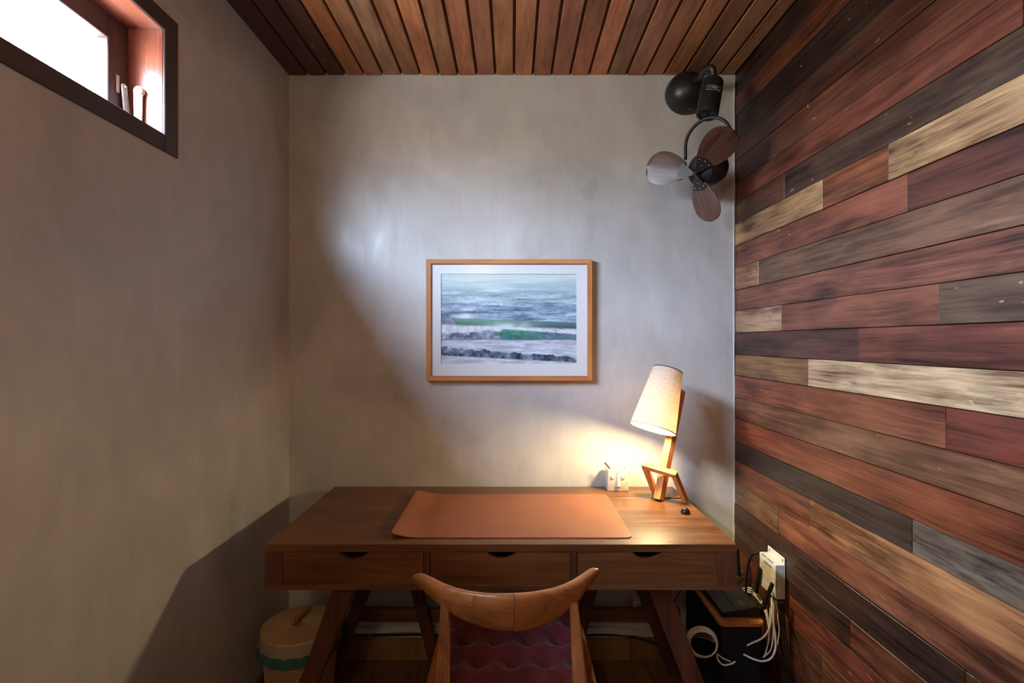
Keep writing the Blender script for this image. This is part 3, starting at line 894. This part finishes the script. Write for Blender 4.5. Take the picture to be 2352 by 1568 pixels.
for ph in (ph0, ph0 + 120, ph0 + 240):
    pitch = math.radians(24)
    bm = bmesh.new()
    n_t, n_s = 22, 10
    g = [[bm.verts.new(blade_pt(i / n_t, -1 + 2 * j / n_s, ph, pitch)) for j in range(n_s + 1)] for i in range(n_t + 1)]
    for i in range(n_t):
        for j in range(n_s):
            bm.faces.new((g[i][j], g[i + 1][j], g[i + 1][j + 1], g[i][j + 1]))
    bmesh.ops.remove_doubles(bm, verts=bm.verts[:], dist=.0002)
    gg = bmesh.ops.extrude_face_region(bm, geom=bm.faces[:])
    bmesh.ops.translate(bm, vec=-nv * .005, verts=[x for x in gg['geom'] if isinstance(x, bmesh.types.BMVert)])
    # local frame so that the grain follows the blade
    a = math.radians(ph)
    rad_ = (uv * math.cos(a) + vv2 * math.sin(a)); tan = (-uv * math.sin(a) + vv2 * math.cos(a))
    M = Matrix((tan, nv, rad_)).transposed().to_4x4(); M.translation = hub
    bmesh.ops.transform(bm, matrix=M.inverted(), verts=bm.verts[:])
    o = obj('blade', bm, BLADE, fan, smooth=50)
    o.matrix_local = Matrix.Translation(-fan.location) @ M
    # metal bracket with four screws
    bm = bmesh.new()
    pl = []
    tanp = tan * math.cos(pitch) + nv * math.sin(pitch)
    base = hub + nv * .006
    cs = [base + rad_ * .006 - tanp * .005, base + rad_ * .006 + tanp * .005]
    arc = [base + rad_ * (.066 * math.cos(t)) + tanp * (.066 * math.sin(t)) for t in [math.radians(30 - 60 * k / 8) for k in range(9)]]
    ring_ = [cs[0]] + [cs[1]] + arc
    v0 = [bm.verts.new(p) for p in ring_]; v1 = [bm.verts.new(p + nv * .0018) for p in ring_]
    bm.faces.new(v0); bm.faces.new(v1[::-1])
    for i in range(len(ring_)):
        bm.faces.new((v0[i], v0[(i + 1) % len(ring_)], v1[(i + 1) % len(ring_)], v1[i]))
    br = obj('blade_bracket', bm, BLACK, fan)
    for rr, tt in ((.058, -22), (.058, 0), (.058, 22), (.038, 0)):
        t = math.radians(tt)
        c = base + rad_ * (rr * math.cos(t)) + tanp * (rr * math.sin(t)) + nv * .0017
        obj('screw', lathe(bmesh.new(), [(.0026, 0), (.002, .0012), (.0001, .0015)], c, nv, 8), STEEL, br, smooth=True, loc=(0, 0, 0))

# ------------------------------------------------------------------ chair
chair = thing('desk_chair', 'teak chair with a curved horn backrest pushed under the desk', 'chair', (0, 1.45, 0))
keys = [(955.5, 1326, 1330, .003), (957, 1320, 1337, .009), (962, 1315.5, 1345, .0135), (972, 1314, 1356, .0155), (995, 1324, 1378, .0175), (1022, 1337, 1402, .018),
        (1060, 1349, 1425, .0175), (1110, 1357, 1444, .017), (1165, 1358.5, 1454, .017), (1220, 1355, 1449, .017), (1270, 1346, 1430, .0175), (1308, 1332, 1402, .018),
        (1335, 1316, 1372, .017), (1353, 1304, 1347, .0155), (1363, 1301.5, 1333, .0135), (1368, 1306, 1322, .009), (1369.5, 1312, 1316, .003)]
ka = np.array(keys)
tt_ = np.arange(len(keys))
def kcat(t):
    i_ = min(int(t), len(keys) - 2); f_ = t - i_
    p0, p1, p2, p3 = ka[max(i_ - 1, 0)], ka[i_], ka[i_ + 1], ka[min(i_ + 2, len(keys) - 1)]
    return .5 * (2 * p1 + (p2 - p0) * f_ + (2 * p0 - 5 * p1 + 4 * p2 - p3) * f_ ** 2 + (3 * p1 - p0 - 3 * p2 + p3) * f_ ** 3)
tj = 8.24                                   # where the two halves are glued
sts_l = [kcat(t) for t in np.linspace(0, tj, 46)]
sts_r = [kcat(t) for t in np.linspace(tj + .014, len(keys) - 1, 46)]
def secpt(k_):
    u = (k_[0] - 1165) / 205
    Y = 1.2 + .135 * abs(u) ** 1.7
    return P(k_[0], k_[1], Y), P(k_[0], k_[2], Y)
def back_ring(bm, k_):
    top, bot = secpt(k_)
    u = (k_[0] - 1165) / 205
    dY = .135 * 1.7 * abs(u) ** .7 * math.copysign(1, u) / 205
    t = Vector((1.22 / F, dY, 0)).normalized()
    nrm = Vector((t.y, -t.x, 0))
    c = (top + bot) / 2; h = (top - bot) / 2
    out = []
    for q_ in range(28):
        an = 2 * math.pi * q_ / 28
        ca, sa = math.cos(an), math.sin(an)
        ca = math.copysign(abs(ca) ** .85, ca); sa = math.copysign(abs(sa) ** .75, sa)
        out.append(bm.verts.new(c + h * ca + nrm * (sa * k_[3] + .010 * ca)))
    return out
for sts, cc in ((sts_l, None), (sts_r, None)):
    bm = bmesh.new()
    R = [back_ring(bm, k_) for k_ in sts]
    for a, b in zip(R, R[1:]):
        for k in range(28): bm.faces.new((a[k], a[(k + 1) % 28], b[(k + 1) % 28], b[k]))
    bm.faces.new(R[0][::-1]); bm.faces.new(R[-1])
    obj('backrest_half', bm, CHAIRW, chair, smooth=60)
for s, xt, xm, xb in ((-1, -.1645, -.166, -.185), (1, .1515, .161, .180)):
    bm = bmesh.new()
    secs = [(Vector((xt, 1.268, .735)), .0215, .022), (Vector((xm, 1.215, .56)), .034, .036), (Vector((xm + s * .004, 1.20, .44)), .036, .040), (Vector((xb, 1.14, .0005)), .024, .026)]
    R = []
    for c, w, d in secs:
        R.append([bm.verts.new(c + Vector((a * w / 2, b * d / 2, 0))) for a, b in rrect(-1, 1, -1, 1, .35, 3)])
    n = len(R[0])
    for a, b in zip(R, R[1:]):
        for k in range(n): bm.faces.new((a[k], a[(k + 1) % n], b[(k + 1) % n], b[k]))
    bm.faces.new(R[0]); bm.faces.new(R[-1][::-1])
    obj('leg', bm, CHAIRV, chair, smooth=40)
    obj('leg', tube(bmesh.new(), [(s * .205, 1.70, .43), (s * .215, 1.705, .25), (s * .225, 1.71, .0005)], [.019, .017, .012], 14), CHAIRV, chair, smooth=50)
    obj('side_rail', beam(bmesh.new(), (xm + s * .02, 1.215, .405), (s * .207, 1.69, .405), .024, .05, (0, 0, 1), .004), CHAIRV, chair)
bm = prism(bmesh.new(), rrect(-.232, .230, 1.235, 1.745, .07, 8), 'Z', .432, .450)
bmesh.ops.bevel(bm, geom=[e_ for e_ in bm.edges if abs(e_.verts[0].co.z - e_.verts[1].co.z) < 1e-5], offset=.005, segments=2, affect='EDGES')
obj('seat', bm, CHAIRW, chair, smooth=40)
# tufted cushion
bm = bmesh.new()
N = 84
cx0, cx1, cy0, cy1 = -.214, .210, 1.262, 1.742
tuft = []
for j in range(5):
    for i in range(4 + (j % 2)):
        tuft.append((cx0 + (cx1 - cx0) * ((i + (.5 if j % 2 == 0 else 0)) / 4 * .86 + .07), cy0 + (cy1 - cy0) * (.08 + .21 * j)))
tuft = np.array(tuft)
def czz(x, y):
    u = (x - cx0) / (cx1 - cx0) * 2 - 1; v = (y - cy0) / (cy1 - cy0) * 2 - 1
    e_ = (max(0, 1 - abs(u) ** 9) * max(0, 1 - abs(v) ** 9)) ** .5
    d = np.hypot(tuft[:, 0] - x, tuft[:, 1] - y)
    ds = np.sort(d)
    dim = math.exp(-(ds[0] / .030) ** 1.1) * .042
    # creases run between neighbouring tufts
    cre = math.exp(-((ds[1] - ds[0]) / .02) ** 2) * .004 + .0
    rid = .006 * math.sin(min(1, ds[0] / .055) * math.pi / 2)
    return e_ * (.058 + rid * 1.6) - (dim + cre * 0) * e_ + .0015 * math.sin(x * 190 + 3 * math.sin(y * 70)) * e_
top = [[bm.verts.new((cx0 + (cx1 - cx0) * i / N, cy0 + (cy1 - cy0) * j / N, .4505 + max(.002, czz(cx0 + (cx1 - cx0) * i / N, cy0 + (cy1 - cy0) * j / N)))) for j in range(N + 1)] for i in range(N + 1)]
for i in range(N):
    for j in range(N):
        bm.faces.new((top[i][j], top[i + 1][j], top[i + 1][j + 1], top[i][j + 1]))
rim = [top[i][0] for i in range(N)] + [top[N][j] for j in range(N)] + [top[i][N] for i in range(N, 0, -1)] + [top[0][j] for j in range(N, 0, -1)]
low = [bm.verts.new((v.co.x, v.co.y, .4502)) for v in rim]
for k in range(len(rim)):
    bm.faces.new((rim[k], low[k], low[(k + 1) % len(rim)], rim[(k + 1) % len(rim)]))
bm.faces.new(low)
cu = thing('seat_cushion', 'maroon tufted cotton cushion on the chair seat', 'cushion', (0, 1.5, .4502))
obj('cushion_cover', bm, MAROON, cu, smooth=True)
for tx, ty in tuft:
    z = .4505 + max(.002, czz(tx, ty))
    obj('tuft_button', lathe(bmesh.new(), [(.006, 0), (.0045, .002), (.0001, .003)], (tx, ty, z + .0004), (0, 0, 1), 10), MAROON, cu, smooth=True)

# ------------------------------------------------------------------ rattan bin
binc = Vector((-.786, 1.905, 0))
rb_ = thing('waste_basket', 'lidded woven rattan waste basket with a plastic liner under the desk', 'basket', binc)
def rattan_surface(fn, nu, nv_, name, colfn, parent, close=False):
    U, V = np.meshgrid(np.arange(nu) / nu, np.linspace(0, 1, nv_))
    p, c = fn(U, V)
    idx = np.arange(nu * nv_).reshape(nv_, nu)
    r = np.roll(idx, -1, 1)
    fcs = np.stack([idx[:-1], r[:-1], r[1:], idx[1:]], -1).reshape(-1, 4)
    o = grid_mesh(name, p.reshape(-1, 3), fcs, 'weave', c.reshape(-1, 3), RATTAN, parent)
    for q in o.data.polygons: q.use_smooth = True
    return o
LT = .318
lo = np.array(srgb(104, 70, 44)); hi = np.array(srgb(232, 194, 146))
def body(U, V):
    rows_, cols_ = 44, 74
    z = .001 + V * (LT - .012)
    ph = U * cols_ + .5 * (np.floor(V * rows_) % 2)
    b = np.abs(np.sin(np.pi * ph)) ** .8 * np.abs(np.sin(np.pi * V * rows_)) ** .8
    r = .106 + .026 * V + .0032 * b
    t = U * 2 * np.pi
    c = lo + (hi - lo) * (b ** 1.2)[..., None]
    return np.stack([binc.x + r * np.cos(t), binc.y + r * np.sin(t), z], -1), c
rattan_surface(body, 74 * 6, 44 * 5 + 1, 'basket_body', None, rb_)
def lid(U, V):
    rr = .138 * (1 - V) + .0006 * V
    tw = U * 86 + 4.0 * (rr / .138)
    b = np.abs(np.sin(np.pi * tw)) ** .9 * (.45 + .55 * np.abs(np.sin(np.pi * rr / .0042)))
    z = LT + .008 + .010 * V ** .6 + .002 * b * np.clip(rr / .03, 0, 1)
    z = np.where(V == 0, LT - .006, z)
    rr = np.where(V == 0, .136, rr)
    t = U * 2 * np.pi
    c = lo + (hi - lo) * (.15 + .8 * b)[..., None]
    return np.stack([binc.x + rr * np.cos(t), binc.y + rr * np.sin(t), z], -1), c
rattan_surface(lid, 86 * 6, 110, 'lid', None, rb_)
h0_ = P(669, 1444, 1.86); h1_ = P(707, 1392, 1.965)
h0_.z = LT + .034; h1_.z = LT + .034
bm = bmesh.new()
dr_ = (h1_ - h0_)
tube(bm, [h0_, h0_ + dr_ * .06, h0_ + dr_ * .2, h0_ + dr_ * .24, h0_ + dr_ * .3, h0_ + dr_ * .85, h1_], [.007, .0105, .010, .013, .0095, .009, .009], 12, 4)
for f_ in (.22, .9):
    c = h0_ + dr_ * f_
    tube(bm, [c + Vector((0, 0, -.002)), c + Vector((.002, 0, -.016))], .004, 8, smooth=False)
obj('handle', bm, STICK, rb_, smooth=True)
# liner : folded over the rim
def skirt(z0, z1, r0, r1, mat, name):
    nu, nv_ = 120, 8
    U, V = np.meshgrid(np.arange(nu) / nu, np.linspace(0, 1, nv_))
    t = U * 2 * np.pi
    w = .0018 * np.sin(t * 17 + 3 * V) + .0014 * np.sin(t * 41 + 1.7)
    r = r0 + (r1 - r0) * V + w * (.3 + V)
    z = z0 + (z1 - z0) * V + .0012 * np.sin(t * 5) * V
    p = np.stack([binc.x + r * np.cos(t), binc.y + r * np.sin(t), z], -1).reshape(-1, 3)
    idx = np.arange(nu * nv_).reshape(nv_, nu); r_ = np.roll(idx, -1, 1)
    me = bpy.data.meshes.new(name)
    me.from_pydata(p.tolist(), [], np.stack([idx[:-1], r_[:-1], r_[1:], idx[1:]], -1).reshape(-1, 4).tolist())
    for q in me.polygons: q.use_smooth = True
    return link(name, me, mat, rb_)
skirt(LT + .004, LT - .036, .1395, .1435, BAG, 'liner')
skirt(LT - .034, LT - .072, .1435, .1455, TEAL, 'liner_band')

# ------------------------------------------------------------------ electronics by the right wall
stx0, stx1, sty0, sty1, stz = .712, .868, 1.752, 2.12, .400
stn = thing('storage_box', 'narrow black storage box with a wooden lid beside the desk', 'box', ((stx0 + stx1) / 2, 1.93, 0))
bm = prism(bmesh.new(), rrect(stx0 + .004, stx1 - .004, sty0 + .004, sty1, .018), 'Z', .0005, stz - .0005)
obj('box_body', bm, BLACKM, stn, smooth=40)
bm = prism(bmesh.new(), rrect(stx0, stx1, sty0, sty1, .022), 'Z', stz, stz + .010)
obj('lid', bm, wood('lid_beech', srgb(188, 122, 72), 'Y', .45, .3, .4), stn, smooth=40)

rtr = thing('router', 'black wireless router with three antennas on the storage box', 'router', (.79, 1.92, stz + .010))
rz = stz + .0105
bm = bmesh.new()
rx0, rx1, ry0, ry1 = .735, .866, 1.792, 2.075
prof = [(rx0, rz), (rx1, rz), (rx1, rz + .036), (rx1 - .012, rz + .037), (rx0 + .06, rz + .024), (rx0 + .003, rz + .017), (rx0, rz + .013)]
prism(bm, prof, 'Y', ry0, ry1)
bmesh.ops.bevel(bm, geom=bm.edges[:], offset=.0015, segments=2, affect='EDGES')
obj('casing', bm, BLACKP, rtr, smooth=40)
sl_ = obj('seam', B(rx0 + .055, rx0 + .0565, ry0 + .003, ry1 - .003, rz + .022, rz + .0248), BLACKM, rtr)
for k in range(10):
    x = rx0 + .062 + k * .0032
    z = rz + .024 + (x - rx0 - .06) / (rx1 - .012 - rx0 - .06) * .013
    obj('vent_slot', B(x, x + .0013, ry0 + .018, ry0 + .060, z - .001, z + .0007), GREYP, rtr)
for k in range(4):
    obj('status_light', B(rx0 + .0105, rx0 + .013, 1.96 + k * .022, 1.963 + k * .022, rz + .0176, rz + .0192), LEDW, rtr)
for (bx, by), (tx, ty), Yb, Yt in (((1737, 1380), (1746, 1303), 1.92, 1.90), ((1754, 1402), (1774.5, 1339), 1.805, 1.79), ((1697, 1333), (1694, 1259), 2.06, 2.06)):
    p0, p1 = P(bx, by, Yb), P(tx, ty, Yt)
    p0.x = max(p0.x, rx1 + .003); p0.z = rz + .034
    an = obj('antenna', beam(bmesh.new(), p0, p1, .010, .017, (0, 1, 0), .002, .0085, .015), BLACKP, rtr)
    obj('hinge', lathe(bmesh.new(), [(.0001, -.009), (.007, -.009), (.007, .009), (.0001, .009)], p0 + Vector((-.0015, 0, -.003)), (0, 1, 0), 14), BLACKM, an, loc=(0, 0, 0), smooth=40)

# white box fixed to the boards
WX = XR - .0045
mod = thing('network_terminal', 'white wall mounted network box above the router', 'network box', (WX, 1.86, .53))
dy0, dy1, dz0, dz1 = 1.799, 1.916, .470, .590
obj('back_plate', B(WX - .003, WX, dy0, dy1, dz0, dz1 + .024, .001), WHITEP, mod)
bm = bmesh.new(); box(bm, WX - .034, WX - .0032, dy0, dy1, dz0, dz1, .002, 2)
obj('casing', bm, WHITEP, mod)
for y in (dy0 + .012, dy1 - .012):
    obj('keyhole', B(WX - .0037, WX - .0029, y - .0022, y + .0022, dz1 + .006, dz1 + .017, .0003), BLACKM, mod)
for k in range(7):
    z = dz0 + .035 + k * .0055
    obj('vent_slot', B(WX - .0345, WX - .028, dy0 - .0004, dy0 + .004, z, z + .0022), GREYP, mod)
for k in range(18):
    y = dy0 + .02 + k * .0046
    if k != 9: obj('vent_slot', B(WX - .0344, WX - .030, y, y + .0022, dz1 - .003, dz1 + .0004), GREYP, mod)
obj('printed_title', B(WX - .0343, WX - .0338, dy0 + .028, dy0 + .082, dz1 - .024, dz1 - .017), GREYP, mod)
for k in range(7):
    z = dz1 - .032 - k * .0085
    obj('printed_line', B(WX - .0343, WX - .0338, dy0 + .022 + .008 * (k % 3), dy1 - .012 - .006 * (k % 2), z, z + .0014), GREYP, mod)
obj('status_light', B(WX - .032, WX - .012, dy1 - .030, dy1 - .008, dz0 - .0012, dz0 - .0002), LEDG, mod)

def cable(pts, r, mat, label, group='loose cables by the right wall', name='cable'):
    return tag(obj(name, tube(bmesh.new(), pts, r, 8, 8), mat, smooth=True), label, 'cable', group)
wx = XR - .02
cable([P(1772, 1352, 1.83), P(1773, 1400, 1.74), P(1768, 1440, 1.72), P(1752, 1464, 1.72), P(1728, 1476, 1.73), P(1716, 1482, 1.735)], .0032, CABLEW, 'white cable bending left from the router to the box front')
cable([P(1777, 1378, 1.79), P(1776, 1420, 1.74), P(1781, 1460, 1.72), P(1781, 1490, 1.71), P(1771, 1511, 1.70), P(1752, 1518, 1.70), P(1730, 1513, 1.71), P(1708, 1502, 1.735)], .0034, CABLEW, 'thickest white cable hanging lowest in a loop beside the storage box')
cable([P(1770, 1378, 1.80), P(1767, 1440, 1.76), P(1765, 1472, 1.75), P(1758, 1500, 1.74), P(1752.5, 1510, 1.74)], .0024, CABLEW, 'thin white cable hanging straight under the network box')
cable([P(1780, 1378, 1.785), P(1778, 1420, 1.75), P(1776, 1462, 1.73), P(1770, 1492, 1.73), P(1753, 1510, 1.735)], .0024, CABLEW, 'white cable behind the lowest loop joining the thin straight cable')
cable([P(1783, 1378, 1.80), P(1787, 1420, 1.77), P(1790, 1445, 1.76), P(1786, 1480, 1.74)], .002, CABLEW, 'rightmost thin white cable beneath the network box')
for k, (a, b_) in enumerate(((0, 0), (5, 5), (10, 12))):
    cable([P(1705, 1352 + a, 2.02), P(1722, 1350 + a, 1.97), P(1738, 1362 + a, 1.93), P(1750, 1382 + b_ * .6, 1.905), P(1760, 1400 + b_, 1.87), P(1768, 1440 + b_, 1.84)], .0032, CABLEW, ['uppermost', 'middle', 'lowest'][k] + ' white cable arching behind the router antennas')
cable([P(1741, 1268, 1.925), P(1727, 1275, 1.94), P(1718, 1300, 1.95), P(1714, 1340, 1.955), P(1713, 1375, 1.96)], .0042, CABLEB, 'thick black cable arching down from the network box')
cable([P(1696, 1340, 2.04), P(1708, 1330, 2.0), P(1722, 1327, 1.96), P(1736, 1332, 1.92)], .0018, CABLEB, 'thin black cable stretched between the router antennas')
for k in range(3):
    cable([P(1790 + 5 * k, 1382, 1.79), P(1792 + 5 * k, 1440, 1.78), P(1799 + 6 * k, 1500, 1.765), P(1808 + 6 * k, 1560, 1.75)], .0026, CABLEB, ['leftmost', 'middle', 'rightmost'][k] + ' of the three black cables hanging on the boards')

# coil of white cable and the runs along the skirting
bm = bmesh.new()
for k in range(4):
    cx, cz, ry = 1612 + 1.2 * k, 1474 + 1.5 * k, 1.722 - .004 * k
    ring_ = [P(cx + (36 - 1.6 * k) * math.cos(t), cz + (35 - 2 * k) * math.sin(t) + 4 * math.cos(t), ry) for t in [math.radians(a) for a in range(0, 361, 20)]]
    tube(bm, ring_, .0031, 8, 3)
ck = obj('cable_coil', bm, CABLEW, smooth=True)
tag(ck, 'coiled white cable hanging behind the right desk leg', 'cable')
cable([P(1648, 1500, 1.725), P(1648, 1512, 1.72), P(1660, 1526, 1.715), P(1677, 1525, 1.715), P(1689, 1519, 1.72)], .0030, CABLEW, 'short white loop below the coiled cable')
cable([P(1649, 1502, 1.735), P(1660, 1511, 1.73), P(1678, 1519, 1.73)], .0026, CABLEW, 'short white cable tail resting inside the small loop')
yy = 2.196
for k in range(4):
    dz_ = 3.3 * k
    pts = [P(760, 1446 + dz_ * .8, yy), P(810, 1444 + dz_ * .9, yy), P(851, 1445 + dz_ * .8, yy), P(900, 1441 + dz_, yy), P(940, 1439 + dz_, yy), P(985, 1443 + dz_, yy), P(1060, 1446 + dz_, yy), P(1180, 1448 + dz_ * .8, yy), P(1300, 1446 + dz_, yy), P(1390, 1443 + dz_, yy), P(1450, 1448 + dz_, yy), P(1505, 1455 + dz_ * .7, yy), P(1566, 1452 + dz_ * 1.2, 2.1), P(1596, 1445 + dz_ * 1.6, 1.95), P(1620, 1447 + dz_ * 1.8, 1.83), P(1640, 1455 + dz_ * 1.8, 1.74)]
    cable(pts, .0030, CABLEW, ['topmost', 'second from top', 'third from top', 'lowest'][k] + ' white cable in the bundle above the back skirting', 'white cables along the skirting')
yy = 2.2
cable([P(760, 1459, yy), P(851, 1459, yy), P(950, 1456.5, yy), P(1060, 1458, yy), P(1300, 1458.5, yy), P(1420, 1458, yy), P(1470, 1466, yy - .012), P(1530, 1486, yy - .03), P(1580, 1500, yy - .05)], .0054, CABLEB, 'thick black cable lying under the white bundle along the skirting', 'black cables along the skirting')
tie = P(851, 1451, 2.196)
tag(obj('cable_tie', lathe(bmesh.new(), [(.0185, -.0012), (.0185, .0012), (.0175, .0012), (.0175, -.0012), (.0185, -.0012)], tie, (1, 0, 0), 24), CABLEW), 'white plastic tie around the cable bundle on the skirting', 'cable tie')
# wall socket with a white plug
ss = thing('plug_adapter', 'white plug adapter on the wall behind the right desk leg', 'adapter', P(1464, 1386, 2.2))
p = P(1453, 1396, 2.19); q = P(1482, 1376, 2.19)
obj('casing', B(p.x, q.x, 2.185, YB - .0005, p.z, q.z, .003, 2), WHITEP, ss)
for k in range(5):
    obj('printed_mark', B(p.x + .017 + .006 * k, p.x + .021 + .006 * k, 2.1846, 2.1852, p.z + .014, p.z + .0175), BLACKM, ss)
cable([P(1546, 1340, 2.195), P(1545, 1362, 2.195), P(1544, 1380, 2.195), P(1541, 1392, 2.19)], .0035, CABLEW, 'short white cable hanging on the wall right of the desk leg')
cable([P(1575, 1340, 2.2), P(1557, 1366, 2.2), P(1550, 1385, 2.2), P(1561, 1400, 2.205), P(1561, 1440, 2.205)], .0022, CABLEB, 'thin black cable dangling on the wall right of the desk leg', 'black cables on the wall')
